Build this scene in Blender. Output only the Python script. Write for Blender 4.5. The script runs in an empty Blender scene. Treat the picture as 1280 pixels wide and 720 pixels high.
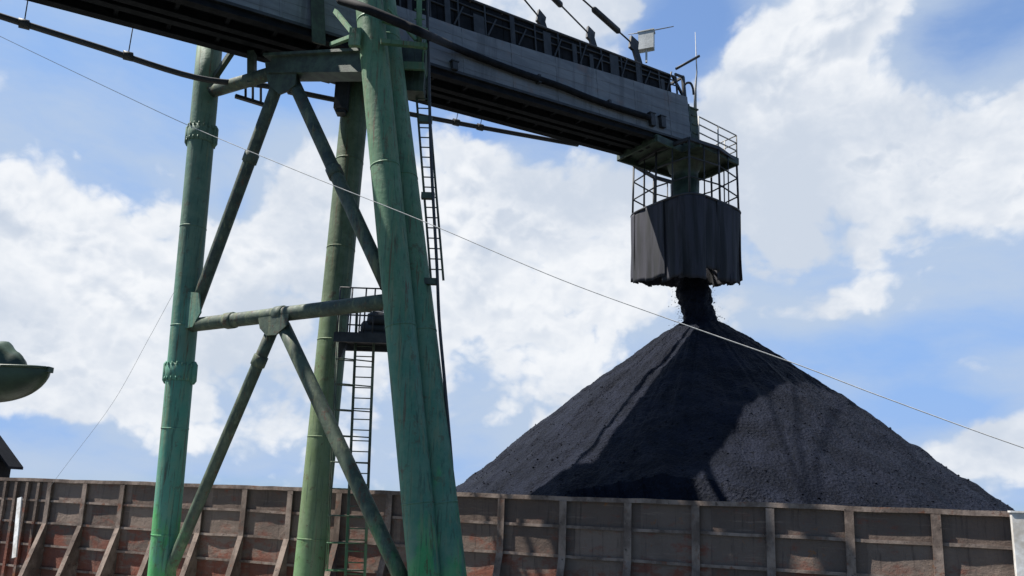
import bpy, math, random
from mathutils import Vector, Matrix, noise as mnoise
random.seed(7)
S = bpy.context.scene
COL = S.collection
R = math.radians

# ------------------------------------------------------------------ camera
FPX, PPX, PPY = 900.0, 640.0, 460.0
CAM = Vector((0.0, -19.5, 6.0))
PITCH, YAW, ROLL = math.atan((621 - PPY) / FPX), R(20.8), R(2.0)
Hd = Vector((-math.sin(YAW), math.cos(YAW), 0))          # horizontal heading
Rt0 = Vector((math.cos(YAW), math.sin(YAW), 0))
Fw = Hd * math.cos(PITCH) + Vector((0, 0, 1)) * math.sin(PITCH)
Up0 = -Hd * math.sin(PITCH) + Vector((0, 0, 1)) * math.cos(PITCH)
Rt = Rt0 * math.cos(ROLL) + Up0 * math.sin(ROLL)
Up = Up0 * math.cos(ROLL) - Rt0 * math.sin(ROLL)
cd = bpy.data.cameras.new('camera')
cam = bpy.data.objects.new('camera', cd)
COL.objects.link(cam)
m = Matrix((Rt, Up, -Fw)).transposed().to_4x4()
m.translation = CAM
cam.matrix_world = m
cd.sensor_width = 36
cd.lens = FPX / 1280 * 36
cd.shift_y = (PPY - 360) / 1280
cd.clip_start = 0.1
cd.clip_end = 20000
S.camera = cam

def ray(px, py):
    return (Fw + Rt * ((px - PPX) / FPX) - Up * ((py - PPY) / FPX))
def P(px, py, d):                       # survey: sight line through (px,py) at horizontal distance d ahead
    r = ray(px, py)
    return CAM + r * (d / r.dot(Hd))
def on_plane(px, py, p0, n):
    r = ray(px, py)
    return CAM + r * ((p0 - CAM).dot(n) / r.dot(n))

# ------------------------------------------------------------------ materials
class NT:
    def __init__(s, nt): s.nt = nt; s.n = nt.nodes; s.l = nt.links
    def new(s, t, **kw):
        n = s.n.new(t)
        for k, v in kw.items(): setattr(n, k, v)
        return n
    def put(s, sock, v):
        if isinstance(v, bpy.types.NodeSocket): s.l.new(v, sock)
        elif v is not None:
            if isinstance(v, (tuple, list)) and len(v) == 3 and sock.type == 'RGBA': v = (*v, 1)
            sock.default_value = v
    def math(s, op, a, b=None, c=None, clamp=False):
        n = s.new('ShaderNodeMath', operation=op, use_clamp=clamp)
        s.put(n.inputs[0], a); s.put(n.inputs[1], b)
        if c is not None: s.put(n.inputs[2], c)
        return n.outputs[0]
    def vmath(s, op, a, b=None, out=0):
        n = s.new('ShaderNodeVectorMath', operation=op)
        s.put(n.inputs[0], a)
        if b is not None:
            if op == 'SCALE': s.put(n.inputs[3], b)
            else: s.put(n.inputs[1], b)
        return n.outputs[out]
    def noise(s, vec, scale, detail=4, rough=0.55, dist=0.0):
        n = s.new('ShaderNodeTexNoise')
        s.put(n.inputs['Vector'], vec); s.put(n.inputs['Scale'], scale)
        n.inputs['Detail'].default_value = detail; n.inputs['Roughness'].default_value = rough
        n.inputs['Distortion'].default_value = dist
        return n.outputs['Fac']
    def ramp(s, fac, lo, hi, a=0.0, b=1.0, smooth=True):
        n = s.new('ShaderNodeMapRange', interpolation_type='SMOOTHSTEP' if smooth else 'LINEAR')
        s.put(n.inputs[0], fac)
        for i, v in enumerate((lo, hi, a, b)): s.put(n.inputs[i + 1], v)
        return n.outputs[0]
    def mix(s, fac, a, b, mode='MIX'):
        n = s.new('ShaderNodeMix', data_type='RGBA', blend_type=mode)
        s.put(n.inputs[0], fac); s.put(n.inputs[6], a); s.put(n.inputs[7], b)
        return n.outputs[2]

MATS = {}
def material(name, build):
    m = bpy.data.materials.new(name); m.use_nodes = True
    t = NT(m.node_tree); t.n.clear()
    out = t.new('ShaderNodeOutputMaterial'); b = t.new('ShaderNodeBsdfPrincipled')
    t.l.new(b.outputs[0], out.inputs[0])
    g = t.new('ShaderNodeNewGeometry')
    build(t, b, g.outputs['Position'])
    MATS[name] = m
    return m
def bump(t, b, h, strength=0.4, dist=0.02):
    n = t.new('ShaderNodeBump'); n.inputs['Strength'].default_value = strength
    n.inputs['Distance'].default_value = dist
    t.put(n.inputs['Height'], h); t.l.new(n.outputs[0], b.inputs['Normal'])

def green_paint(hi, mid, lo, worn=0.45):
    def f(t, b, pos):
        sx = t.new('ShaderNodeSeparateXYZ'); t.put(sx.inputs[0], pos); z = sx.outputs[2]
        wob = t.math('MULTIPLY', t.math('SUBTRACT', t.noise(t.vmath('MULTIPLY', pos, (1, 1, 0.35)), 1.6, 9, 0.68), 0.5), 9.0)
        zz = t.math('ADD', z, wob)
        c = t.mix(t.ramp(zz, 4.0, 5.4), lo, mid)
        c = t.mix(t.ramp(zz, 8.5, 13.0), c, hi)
        c = t.mix(t.ramp(t.noise(pos, 2.3, 7, 0.7), 0.35, 0.65, 0.0, 0.5), c, t.mix(0.5, c, (0.20, 0.26, 0.18)))   # chalked, faded paint
        st = t.vmath('MULTIPLY', pos, (6.5, 6.5, 0.30))
        streak = t.noise(st, 1.0, 8, 0.65)
        c = t.mix(t.ramp(streak, 0.52, 0.66, 0, 0.5), c, (0.18, 0.20, 0.12))
        c = t.mix(t.ramp(t.noise(st, 1.9, 8, 0.7), 0.53, 0.66, 0, 0.65), c, (0.025, 0.045, 0.036))
        c = t.mix(t.ramp(t.noise(t.vmath('MULTIPLY', pos, (9, 9, 0.22)), 1.0, 6, 0.7), 0.58, 0.66, 0, 0.7), c, (0.09, 0.042, 0.022))  # rust runs
        rust = t.ramp(t.noise(pos, 3.1, 9, 0.75), 0.57, 0.63, 0, worn)
        c = t.mix(rust, c, (0.075, 0.035, 0.02))
        spots = t.ramp(t.noise(pos, 16.0, 5, 0.75), 0.65, 0.70, 0, 0.7)
        c = t.mix(spots, c, (0.05, 0.028, 0.02))
        t.put(b.inputs['Base Color'], c)
        t.put(b.inputs['Roughness'], t.ramp(streak, 0.3, 0.7, 0.5, 0.85))
        b.inputs['Specular IOR Level'].default_value = 0.35
        bump(t, b, t.math('ADD', t.noise(pos, 7.0, 7, 0.6), t.math('MULTIPLY', rust, 0.3)), 0.35, 0.03)
    return f
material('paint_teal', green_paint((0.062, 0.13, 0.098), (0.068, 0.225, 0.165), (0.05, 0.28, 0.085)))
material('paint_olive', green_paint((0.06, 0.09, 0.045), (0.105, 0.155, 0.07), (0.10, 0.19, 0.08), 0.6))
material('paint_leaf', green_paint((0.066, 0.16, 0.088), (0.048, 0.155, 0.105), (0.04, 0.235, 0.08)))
material('paint_brace', green_paint((0.020, 0.033, 0.030), (0.036, 0.052, 0.036), (0.035, 0.12, 0.045), 0.7))

def plain(c1, c2, rough=0.7, sc=4.0, metal=0.0, bs=0.2, spec=0.5):
    def f(t, b, pos):
        n = t.noise(pos, sc, 6, 0.65)
        t.put(b.inputs['Base Color'], t.mix(t.ramp(n, 0.35, 0.65), c1, c2))
        b.inputs['Roughness'].default_value = rough
        b.inputs['Metallic'].default_value = metal
        b.inputs['Specular IOR Level'].default_value = spec
        bump(t, b, t.noise(pos, sc * 6, 5), bs, 0.02)
    return f
material('dark_steel', plain((0.010, 0.012, 0.015), (0.026, 0.028, 0.032), 0.6, 3.0))
material('near_black', plain((0.004, 0.005, 0.007), (0.011, 0.012, 0.015), 0.8, 3.0, 0, 0.2, 0.15))  # even near-black tone for boom underside, belt cover, hose and hut
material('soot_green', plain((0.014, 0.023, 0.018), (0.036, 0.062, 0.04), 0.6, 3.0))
material('dark_rubber', plain((0.012, 0.014, 0.018), (0.022, 0.024, 0.03), 0.55, 2.0))
material('grey_box', plain((0.30, 0.32, 0.32), (0.42, 0.44, 0.44), 0.6, 3.0))
material('white_paint', plain((0.74, 0.75, 0.76), (0.40, 0.37, 0.33), 0.6, 1.6))
material('deck_grey', plain((0.14, 0.13, 0.12), (0.24, 0.23, 0.21), 0.8, 1.5))
material('boat_green', plain((0.012, 0.026, 0.015), (0.032, 0.058, 0.030), 0.45, 1.3))
material('boat_trim', plain((0.16, 0.22, 0.16), (0.22, 0.28, 0.2), 0.5, 1.3))
material('rope_fibre', plain((0.55, 0.54, 0.52), (0.42, 0.42, 0.41), 0.9, 9.0))
material('wire_steel', plain((0.20, 0.21, 0.22), (0.28, 0.29, 0.30), 0.55, 9.0))
material('pale_steel', plain((0.24, 0.24, 0.23), (0.33, 0.33, 0.31), 0.6, 5.0))
def rib_rust(t, b, pos):
    n = t.noise(t.vmath('MULTIPLY', pos, (1.2, 1.2, 0.8)), 1.0, 8, 0.7)
    c = t.mix(t.ramp(n, 0.38, 0.62), (0.10, 0.076, 0.064), (0.24, 0.19, 0.16))
    c = t.mix(t.ramp(t.noise(pos, 2.2, 9, 0.75), 0.55, 0.66, 0, 0.8), c, (0.15, 0.06, 0.035))
    c = t.mix(t.ramp(t.noise(pos, 5.0, 6, 0.75), 0.60, 0.68, 0, 0.8), c, (0.035, 0.028, 0.026))
    t.put(b.inputs['Base Color'], c); b.inputs['Roughness'].default_value = 0.9; b.inputs['Specular IOR Level'].default_value = 0.2
    bump(t, b, t.noise(pos, 6, 8, 0.7), 0.5, 0.03)
material('rib_steel', rib_rust)
material('concrete', plain((0.28, 0.27, 0.25), (0.36, 0.35, 0.33), 0.9, 0.6))

def fabric(t, b, pos):
    st = t.vmath('MULTIPLY', pos, (3.0, 3.0, 0.25))
    n = t.noise(st, 1.0, 5, 0.6)
    t.put(b.inputs['Base Color'], t.mix(t.ramp(n, 0.42, 0.62), (0.006, 0.007, 0.010), (0.024, 0.024, 0.035)))
    b.inputs['Roughness'].default_value = 0.8
    bump(t, b, n, 0.4, 0.05)
material('curtain_fabric', fabric)

BD = None
def cladding(t, b, pos):
    st = t.vmath('MULTIPLY', pos, (0.35, 0.35, 3.0))
    n = t.noise(st, 1.0, 6, 0.65)
    c = t.mix(t.ramp(n, 0.35, 0.68), (0.105, 0.115, 0.13), (0.165, 0.178, 0.195))
    v = t.noise(t.vmath('MULTIPLY', pos, (2.2, 2.2, 0.12)), 1.0, 6, 0.7)
    c = t.mix(t.ramp(v, 0.5, 0.66, 0, 0.75), c, (0.075, 0.08, 0.088))
    rust = t.ramp(t.noise(pos, 1.1, 8, 0.7), 0.57, 0.66, 0, 0.55)
    c = t.mix(rust, c, (0.15, 0.11, 0.10))
    t.put(b.inputs['Base Color'], c)
    b.inputs['Roughness'].default_value = 0.6
    bump(t, b, n, 0.15, 0.02)
material('grey_cladding', cladding)

def wall_rust(t, b, pos):
    sx = t.new('ShaderNodeSeparateXYZ'); t.put(sx.inputs[0], pos)
    cx = t.math('FLOOR', t.math('DIVIDE', sx.outputs[0], 1.8))
    cz = t.math('FLOOR', t.math('DIVIDE', t.math('SUBTRACT', sx.outputs[2], 6.07), 0.8))
    cv = t.new('ShaderNodeCombineXYZ'); t.put(cv.inputs[0], cx); t.put(cv.inputs[1], cz)
    w = t.new('ShaderNodeTexWhiteNoise'); t.put(w.inputs[0], cv.outputs[0])
    c = t.mix(t.ramp(w.outputs[0], 0, 1), (0.11, 0.083, 0.069), (0.175, 0.135, 0.112))
    low = t.ramp(sx.outputs[2], 5.6, 2.6, 0.0, 0.20)
    r = t.math('ADD', t.noise(t.vmath('MULTIPLY', pos, (1, 1, 1.8)), 1.1, 9, 0.72), low)
    c = t.mix(t.ramp(r, 0.54, 0.70, 0, 0.85), c, (0.17, 0.055, 0.035))
    hs = t.noise(t.vmath('MULTIPLY', pos, (0.8, 0.8, 9.0)), 1.0, 8, 0.75)
    c = t.mix(t.ramp(hs, 0.54, 0.68, 0, 0.4), c, (0.27, 0.215, 0.18))
    vs = t.noise(t.vmath('MULTIPLY', pos, (7, 7, 0.45)), 1.0, 8, 0.7)
    c = t.mix(t.ramp(vs, 0.54, 0.68, 0, 0.6), c, (0.05, 0.038, 0.034))
    o = t.noise(pos, 2.6, 8, 0.78)
    c = t.mix(t.ramp(o, 0.60, 0.68, 0, 0.8), c, (0.22, 0.095, 0.035))
    c = t.mix(t.ramp(t.noise(pos, 0.55, 5, 0.6), 0.45, 0.65, 0, 0.35), c, (0.065, 0.05, 0.045))
    t.put(b.inputs['Base Color'], c)
    b.inputs['Roughness'].default_value = 0.9
    b.inputs['Specular IOR Level'].default_value = 0.2
    bump(t, b, t.noise(pos, 3.0, 9, 0.7), 0.7, 0.06)
material('rusty_plate', wall_rust)

def coal(t, b, pos):
    n1 = t.noise(pos, 0.9, 6, 0.6)
    n2 = t.noise(pos, 14.0, 5, 0.75)
    c = t.mix(t.ramp(n1, 0.38, 0.64), (0.0045, 0.006, 0.0115), (0.0105, 0.013, 0.023))
    c = t.mix(t.ramp(n2, 0.52, 0.70, 0, 0.7), c, (0.021, 0.0255, 0.043))
    c = t.mix(t.ramp(t.noise(pos, 9.0, 4, 0.7), 0.54, 0.64), c, (0.004, 0.005, 0.008))
    t.put(b.inputs['Base Color'], c)
    b.inputs['Roughness'].default_value = 0.62
    b.inputs['Specular IOR Level'].default_value = 0.08
    v = t.new('ShaderNodeTexVoronoi'); t.put(v.inputs['Vector'], pos); v.inputs['Scale'].default_value = 11.0
    h = t.math('ADD', t.math('MULTIPLY', v.outputs['Distance'], 0.6), n2)
    bump(t, b, h, 0.9, 0.09)
material('coal', coal)

def water(t, b, pos):
    b.inputs['Base Color'].default_value = (0.05, 0.055, 0.045, 1)
    b.inputs['Roughness'].default_value = 0.12
    bump(t, b, t.noise(t.vmath('MULTIPLY', pos, (1, 0.6, 1)), 0.9, 6), 0.35, 0.2)
material('river_water', water)

# ------------------------------------------------------------------ mesh helpers
class MB:
    def __init__(s): s.v = []; s.f = []; s.sm = []
    def add(s, vs, fs, smooth=False):
        o = len(s.v); s.v += [Vector(v) for v in vs]
        for f in fs: s.f.append([i + o for i in f]); s.sm.append(smooth)
    def hexa(s, p):                   # 8 corners: 0-3 one end ring, 4-7 the other
        s.add(p, [(0, 3, 2, 1), (4, 5, 6, 7), (0, 1, 5, 4), (1, 2, 6, 5), (2, 3, 7, 6), (3, 0, 4, 7)])
    def box(s, c, sx, sy, sz, ax=Vector((1, 0, 0)), ay=Vector((0, 1, 0)), az=Vector((0, 0, 1))):
        c = Vector(c); X = ax * sx / 2; Y = ay * sy / 2; Z = az * sz / 2
        s.hexa([c - X - Y - Z, c + X - Y - Z, c + X + Y - Z, c - X + Y - Z,
                c - X - Y + Z, c + X - Y + Z, c + X + Y + Z, c - X + Y + Z])
    def bar(s, a, b, w, h, up=Vector((0, 0, 1))):
        a = Vector(a); b = Vector(b); d = (b - a); L = d.length; d = d / L
        x = d.cross(up)
        if x.length < 1e-4: x = d.cross(Vector((1, 0, 0)))
        x.normalize(); y = x.cross(d)
        s.box((a + b) / 2, L, w, h, d, x, y)
    def tube(s, pts, rad, n=12, caps=True):
        pts = [Vector(p) for p in pts]; rings = []; prev = None
        for i, p in enumerate(pts):
            d = (pts[min(i + 1, len(pts) - 1)] - pts[max(i - 1, 0)]).normalized()
            if prev is None:
                x = d.cross(Vector((0, 0, 1)))
                if x.length < 0.05: x = d.cross(Vector((1, 0, 0)))
            else: x = prev - d * prev.dot(d)
            x.normalize(); prev = x; y = d.cross(x)
            r = rad[i] if isinstance(rad, (list, tuple)) else rad
            rings.append([p + x * math.cos(k * 2 * math.pi / n) * r + y * math.sin(k * 2 * math.pi / n) * r for k in range(n)])
        o = len(s.v)
        for rg in rings: s.v += rg
        for i in range(len(pts) - 1):
            for k in range(n):
                a = o + i * n + k; b = o + i * n + (k + 1) % n
                s.f.append([a, b, b + n, a + n]); s.sm.append(True)
        if caps:
            s.f.append([o + k for k in range(n)][::-1]); s.sm.append(False)
            e = o + (len(pts) - 1) * n
            s.f.append([e + k for k in range(n)]); s.sm.append(False)
    def build(s, name, mat, parent=None, origin=None):
        org = origin if origin is not None else (ROOT[parent.name] if parent is not None else Vector((0, 0, 0)))
        me = bpy.data.meshes.new(name)
        me.from_pydata([tuple(v - org) for v in s.v], [], s.f)
        me.polygons.foreach_set('use_smooth', s.sm)
        me.materials.append(MATS[mat]); me.update()
        ob = bpy.data.objects.new(name, me); COL.objects.link(ob)
        if parent is not None:
            ob.parent = parent
            ROOT[ob.name] = org
        else:
            ob.location = org
            ROOT[ob.name] = org
        return ob
ROOT = {}
def tag(o, label, cat=None, group=None, kind=None):
    if label: o['label'] = label
    if cat: o['category'] = cat
    if group: o['group'] = group
    if kind: o['kind'] = kind
    return o
def empty(name, loc, label, cat, group=None):
    o = bpy.data.objects.new(name, None); COL.objects.link(o); o.location = loc
    o.empty_display_size = 0.3
    ROOT[o.name] = Vector(loc)
    return tag(o, label, cat, group)
def one(fn, name, mat, parent, label=None):
    b = MB(); fn(b); o = b.build(name, MATS and mat, parent)
    if label: o['label'] = label
    return o

# ------------------------------------------------------------------ water and quay
b = MB(); b.add([(-6000, -6000, 0), (6000, -6000, 0), (6000, 6000, 0), (-6000, 6000, 0)], [(0, 1, 2, 3)])
tag(b.build('water', 'river_water'), None, kind='structure')

# ------------------------------------------------------------------ barge
ZT, DECK, SP, DX = 6.07, 2.2, 0.80, 1.8
XC = -25.55                                    # where the close-set ribs begin
barge = empty('barge', (-12, 10, 0), 'rusty brown steel coal barge with ribbed side wall in front of the pile', 'barge')
b = MB()
b.hexa([Vector(p) for p in [(-46, -1.05, -1.5), (34, -1.05, -1.5), (34, 23.5, -1.5), (-46, 23.5, -1.5),
                            (-46, -1.05, DECK - 0.14), (34, -1.05, DECK - 0.14), (34, 23.5, DECK - 0.14), (-46, 23.5, DECK - 0.14)]])
b.build('hull', 'rusty_plate', barge)
b = MB(); b.box((-6, 11.225, DECK - 0.068), 80.1, 24.7, 0.14)
b.build('deck', 'deck_grey', barge)
def plate(x0, x1, y, nx, nz, flip=False, th=0.04):
    bb = MB(); vs = []
    for i in range(nx + 1):
        for j in range(nz + 1):
            x = x0 + (x1 - x0) * i / nx; z = DECK + (ZT - 0.05 - DECK) * j / nz
            # dents between the stiffeners
            u = math.sin(math.pi * ((x - XC) / DX)) ** 2; w = math.sin(math.pi * ((ZT - z) / SP)) ** 2
            d = 0.05 * u * w * (mnoise.noise((x * 0.9, z * 1.3, 3.1)) + 0.35)
            vs.append((x, y + d, z))
    n = nz + 1
    fs = [(i * n + j, (i + 1) * n + j, (i + 1) * n + j + 1, i * n + j + 1) for i in range(nx) for j in range(nz)]
    bb.add(vs, fs, True)
    return bb
pl = plate(-45, 33, 0.0, 420, 34)
pl.build('wall_plate', 'rusty_plate', barge)
for nm, args in (('far_wall_plate', ((-45, 22.5), (33, 22.5))), ('end_wall_plate', ((-45, 0.05), (-45, 22.45))), ('end_wall_plate', ((33, 0.05), (33, 22.45)))):
    b = MB(); (xa, ya), (xb, yb) = args
    b.bar((xa, ya, (DECK + ZT - 0.4) / 2), (xb, yb, (DECK + ZT - 0.4) / 2), 0.08, ZT - 0.4 - DECK)
    b.build(nm, 'rusty_plate', barge)
# a rib: flat bar above, gusset widening to the deck below
def rib_mesh(x):
    bb = MB(); t = 0.028
    zk = ZT - 1.62
    prof = [(-0.002, DECK + 0.003), (-0.86, DECK + 0.003), (-0.10, zk), (-0.10, ZT - 0.135), (-0.002, ZT - 0.135)]
    vs = [(x - t, y, z) for y, z in prof] + [(x + t, y, z) for y, z in prof]
    n = len(prof)
    bb.add(vs, [tuple(range(n)), tuple(range(2 * n - 1, n - 1, -1))] + [(i, i + n, (i + 1) % n + n, (i + 1) % n) for i in range(n)])
    fl = [(-0.86, DECK + 0.004), (-0.10, zk), (-0.10, ZT - 0.13)]          # face flange
    for (y0, z0), (y1, z1) in zip(fl, fl[1:]):
        bb.hexa([Vector(p) for p in [(x - 0.10, y0 - 0.03, z0), (x + 0.10, y0 - 0.03, z0), (x + 0.10, y0 + 0.0, z0), (x - 0.10, y0 + 0.0, z0),
                                     (x - 0.10, y1 - 0.03, z1), (x + 0.10, y1 - 0.03, z1), (x + 0.10, y1 + 0.0, z1), (x - 0.10, y1 + 0.0, z1)]])
    return bb
rib0 = rib_mesh(XC).build('rib', 'rib_steel', barge)
def rib_copy(i, dx):
    c = rib0.copy(); COL.objects.link(c); c.parent = barge
    c.location = (dx, 0, 0)
    c.rotation_euler = (0, R(random.uniform(-0.35, 0.35)), 0)
    return c
rib0.rotation_euler = (0, 0, 0)
for i in range(1, 27):
    c = rib0.copy(); COL.objects.link(c); c.parent = barge; c.location = (DX * i + random.uniform(-0.03, 0.03), random.uniform(0, 0.015), 0)
# close-set upright bars at the left end
b = MB(); b.box((XC - 0.6, -0.06, (ZT + DECK) / 2), 0.13, 0.118, ZT - DECK - 0.3)
sb0 = b.build('stiffener', 'rusty_plate', barge)
for i in range(1, 31):
    c = sb0.copy(); COL.objects.link(c); c.parent = barge; c.location = (-0.6 * i, 0, 0)
for k in range(1, 5):
    b = MB(); z = ZT - SP * k
    n = 78
    for i in range(n):                                     # slightly bent flat bars between ribs
        x0 = -45 + i; x1 = x0 + 1
        w = lambda x: 0.03 * mnoise.noise((x * 0.7, k * 5.3, 0))
        y0 = -0.07
        b.hexa([Vector(p) for p in [(x0, y0, z - 0.05 + w(x0)), (x1, y0, z - 0.05 + w(x1)), (x1, 0.012, z - 0.02 + w(x1)), (x0, 0.012, z - 0.02 + w(x0)),
                                    (x0, y0, z + 0.03 + w(x0)), (x1, y0, z + 0.03 + w(x1)), (x1, 0.012, z + 0.0 + w(x1)), (x0, 0.012, z + 0.0 + w(x0))]])
    b.build('stringer', 'rib_steel', barge)
b = MB()
for i in range(156):
    x0 = -45 + i * 0.5; x1 = x0 + 0.5
    w = lambda x: 0.03 * mnoise.noise((x * 0.55, 1.7, 0)) + 0.018 * mnoise.noise((x * 2.3, 8.7, 0))
    b.hexa([Vector(p) for p in [(x0, -0.115, ZT - 0.12 + w(x0)), (x1, -0.115, ZT - 0.12 + w(x1)), (x1, 0.09, ZT - 0.12 + w(x1)), (x0, 0.09, ZT - 0.12 + w(x0)),
                                (x0, -0.115, ZT + w(x0)), (x1, -0.115, ZT + w(x1)), (x1, 0.09, ZT + w(x1)), (x0, 0.09, ZT + w(x0))]])
b.build('top_rail', 'rib_steel', barge)
# white post at the right, white leaning bar at the left
q = on_plane(1273, 645, Vector((0, -0.45, 0)), Vector((0, 1, 0)))
b = MB(); b.box((q.x, -0.45, (ZT - 0.03 + DECK) / 2), 0.28, 0.16, ZT - 0.03 - DECK); b.box((q.x, -0.45, ZT - 0.01), 0.34, 0.22, 0.04)
tag(b.build('post', 'white_paint', barge), 'white painted post')
q0 = on_plane(25, 622, Vector((0, -0.35, 0)), Vector((0, 1, 0))); q1 = on_plane(18, 697, Vector((0, -0.62, 0)), Vector((0, 1, 0)))
b = MB(); b.bar(q0, q1, 0.21, 0.05, Vector((0, 1, 0)))
tag(b.build('marker_board', 'white_paint', barge), 'white leaning board')

# ------------------------------------------------------------------ coal pile
PC = P(876, 430, 29.3); PC.z = 0
PR, PH = 10.1, 7.55
def pile_h(x, y):
    r = math.hypot(x, y); a = math.atan2(y, x)
    h = PH - max(0.0, (math.sqrt(r ** 2 + 0.9) - 0.95)) * (PH / (PR - 0.85))
    ca, sa = math.cos(a), math.sin(a)
    g = mnoise.noise((ca * 3.1, sa * 3.1, 0.3)) * 0.16 + mnoise.noise((ca * 9, sa * 9, r * 0.10)) * 0.07 + mnoise.noise((ca * 24, sa * 24, r * 0.2 + 5)) * 0.03
    h += g * min(1, r / 5.0) * 1.0
    h += mnoise.noise((x * 0.45, y * 0.45, 1.1)) * 0.16 * min(1, r / 3)
    h += mnoise.noise((x * 1.6, y * 1.6, 4.1)) * 0.055 + mnoise.noise((x * 4.2, y * 4.2, 2.1)) * 0.035 + mnoise.noise((x * 9, y * 9, 7.1)) * 0.02
    h += 0.10 * max(0.0, mnoise.noise((ca * 14 + 3, sa * 14, 0.7))) * min(1, r / 4) - 0.07 * abs(mnoise.noise((ca * 40, sa * 40, r * 0.05))) * min(1, r / 3)
    h += 0.09 * mnoise.noise((ca * 6 + 2, sa * 6, r * 0.55)) * min(1, r / 2.5) + 0.05 * mnoise.noise((x * 2.6, y * 2.6, 9.1))
    h += 0.30 * max(0.0, mnoise.noise((x * 0.8 + 9, y * 0.8, 3.3)) - 0.25) * min(1, r / 4)
    return h
b = MB(); NA, NR = 620, 210
vs = [(PC.x, PC.y, ZT + pile_h(0, 0))]
for j in range(1, NR + 1):
    r = 13.6 * (j / NR) ** 0.95
    for i in range(NA):
        a = 2 * math.pi * i / NA
        x, y = r * math.cos(a), r * math.sin(a)
        yy = PC.y + y
        if yy < 0.12: y = 0.12 - PC.y
        if yy > 22.3: y = 22.3 - PC.y
        h = pile_h(x, y)
        if PC.y + y < 1.0: h = min(h, 0.02 - (1.0 - PC.y - y) * 0.4)
        vs.append((PC.x + x, PC.y + y, max(ZT + h, DECK + 0.02)))
fs = [(0, 1 + i, 1 + (i + 1) % NA) for i in range(NA)]
for j in range(NR - 1):
    for i in range(NA):
        a = 1 + j * NA + i; c = 1 + j * NA + (i + 1) % NA
        fs.append((a, a + NA, c + NA, c))
b.add(vs, fs, True)
for i in range(1500):                                     # loose lumps lying on the slope
    a = random.uniform(math.pi, 2 * math.pi); r_ = 11.0 * math.sqrt(random.random()); x, y = r_ * math.cos(a), r_ * math.sin(a)
    if PC.y + y < 0.6: continue
    sz = random.choice((0.015, 0.02, 0.02, 0.03, 0.04)) * (0.6 + r_ / 11)
    c = Vector((PC.x + x, PC.y + y, ZT + pile_h(x, y) + sz * 0.4))
    q = [c + Vector((random.uniform(.5, 1) * dx_, random.uniform(.5, 1) * dy_, random.uniform(.4, .8) * dz_)) * sz for dx_, dy_, dz_ in ((1, 0, 0), (-1, 0, 0), (0, 1, 0), (0, -1, 0), (0, 0, 1), (0, 0, -1))]
    b.add(q, [(0, 2, 4), (2, 1, 4), (1, 3, 4), (3, 0, 4), (2, 0, 5), (1, 2, 5), (3, 1, 5), (0, 3, 5)])
pile = b.build('coal_pile', 'coal', None, Vector((PC.x, PC.y, DECK)))
tag(pile, 'tall black cone of coal heaped in the barge under the chute', 'coal pile')

# ------------------------------------------------------------------ ship loader
SUND = None
A_m, A_t = 23.2, 22.6
TB = Vector((-12.0, -4.8, 1.6))
ld = empty('ship_loader', TB, 'green tubular ship loader whose boom pours coal onto the pile', 'ship loader')
# quay block under the tower, below the picture
b = MB(); b.box((-13.5, -4.6, 0.2), 17, 6.4, 2.8)
tag(b.build('quay', 'concrete'), None, kind='structure')

def down_to(pa, pb, z):     # extend the line pa->pb to height z
    t = (z - pa.z) / (pb.z - pa.z); return pa + (pb - pa) * t
def leg(p0px, p1px, d0, d1, rad, mat, ztop, flanges=(), zb=1.6):
    a = P(*p0px, d0); c = P(*p1px, d1)
    lo, hi = down_to(a, c, zb), down_to(a, c, ztop)
    bb = MB(); n = 14
    bb.tube([lo + (hi - lo) * i / n for i in range(n + 1)], rad, 28)
    ax = (hi - lo).normalized()
    for k in range(1, 6):                                        # weld seams
        p = lo + (hi - lo) * (k / 6.0); bb.tube([p - ax * 0.02, p + ax * 0.02], rad + 0.008, 28)
    L = bb.build('leg', mat, ld)
    for fy in flanges:
        z = P(fy[0], fy[1], (d0 + d1) / 2).z; p = down_to(a, c, z)
        fb = MB(); fb.tube([p - ax * 0.24, p - ax * 0.22, p + ax * 0.22, p + ax * 0.24], [rad + 0.01, rad + 0.03, rad + 0.03, rad + 0.01], 28)
        for s in (-1, 1):
            e = p + Rt0 * s * (rad + 0.03)
            fb.tube([e - ax * 0.34, e - ax * 0.24, e + ax * 0.24, e + ax * 0.34], [0.04, 0.10, 0.10, 0.04], 10)
        for q in range(18):
            g = 2 * math.pi * q / 18; o = (Rt0 * math.cos(g) + Hd * math.sin(g)) * (rad + 0.035)
            fb.tube([p + o - ax * 0.27, p + o - ax * 0.16], 0.022, 6); fb.tube([p + o + ax * 0.16, p + o + ax * 0.27], 0.022, 6)
        fb.build('flange', mat, L)
    bb = MB(); bb.tube([lo, lo + Vector((0, 0, 0.12))], rad + 0.3, 20); bb.build('foot', mat, L)
    return L, (lambda z: down_to(a, c, z))
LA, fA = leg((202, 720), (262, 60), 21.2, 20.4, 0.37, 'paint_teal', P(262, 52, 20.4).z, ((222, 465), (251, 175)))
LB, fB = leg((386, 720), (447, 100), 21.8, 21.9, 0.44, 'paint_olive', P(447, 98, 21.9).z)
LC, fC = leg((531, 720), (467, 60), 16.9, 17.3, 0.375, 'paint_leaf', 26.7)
LC2, fC2 = leg((562, 720), (484, 60), 17.2, 18.15, 0.395, 'paint_leaf', 26.7)
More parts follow.
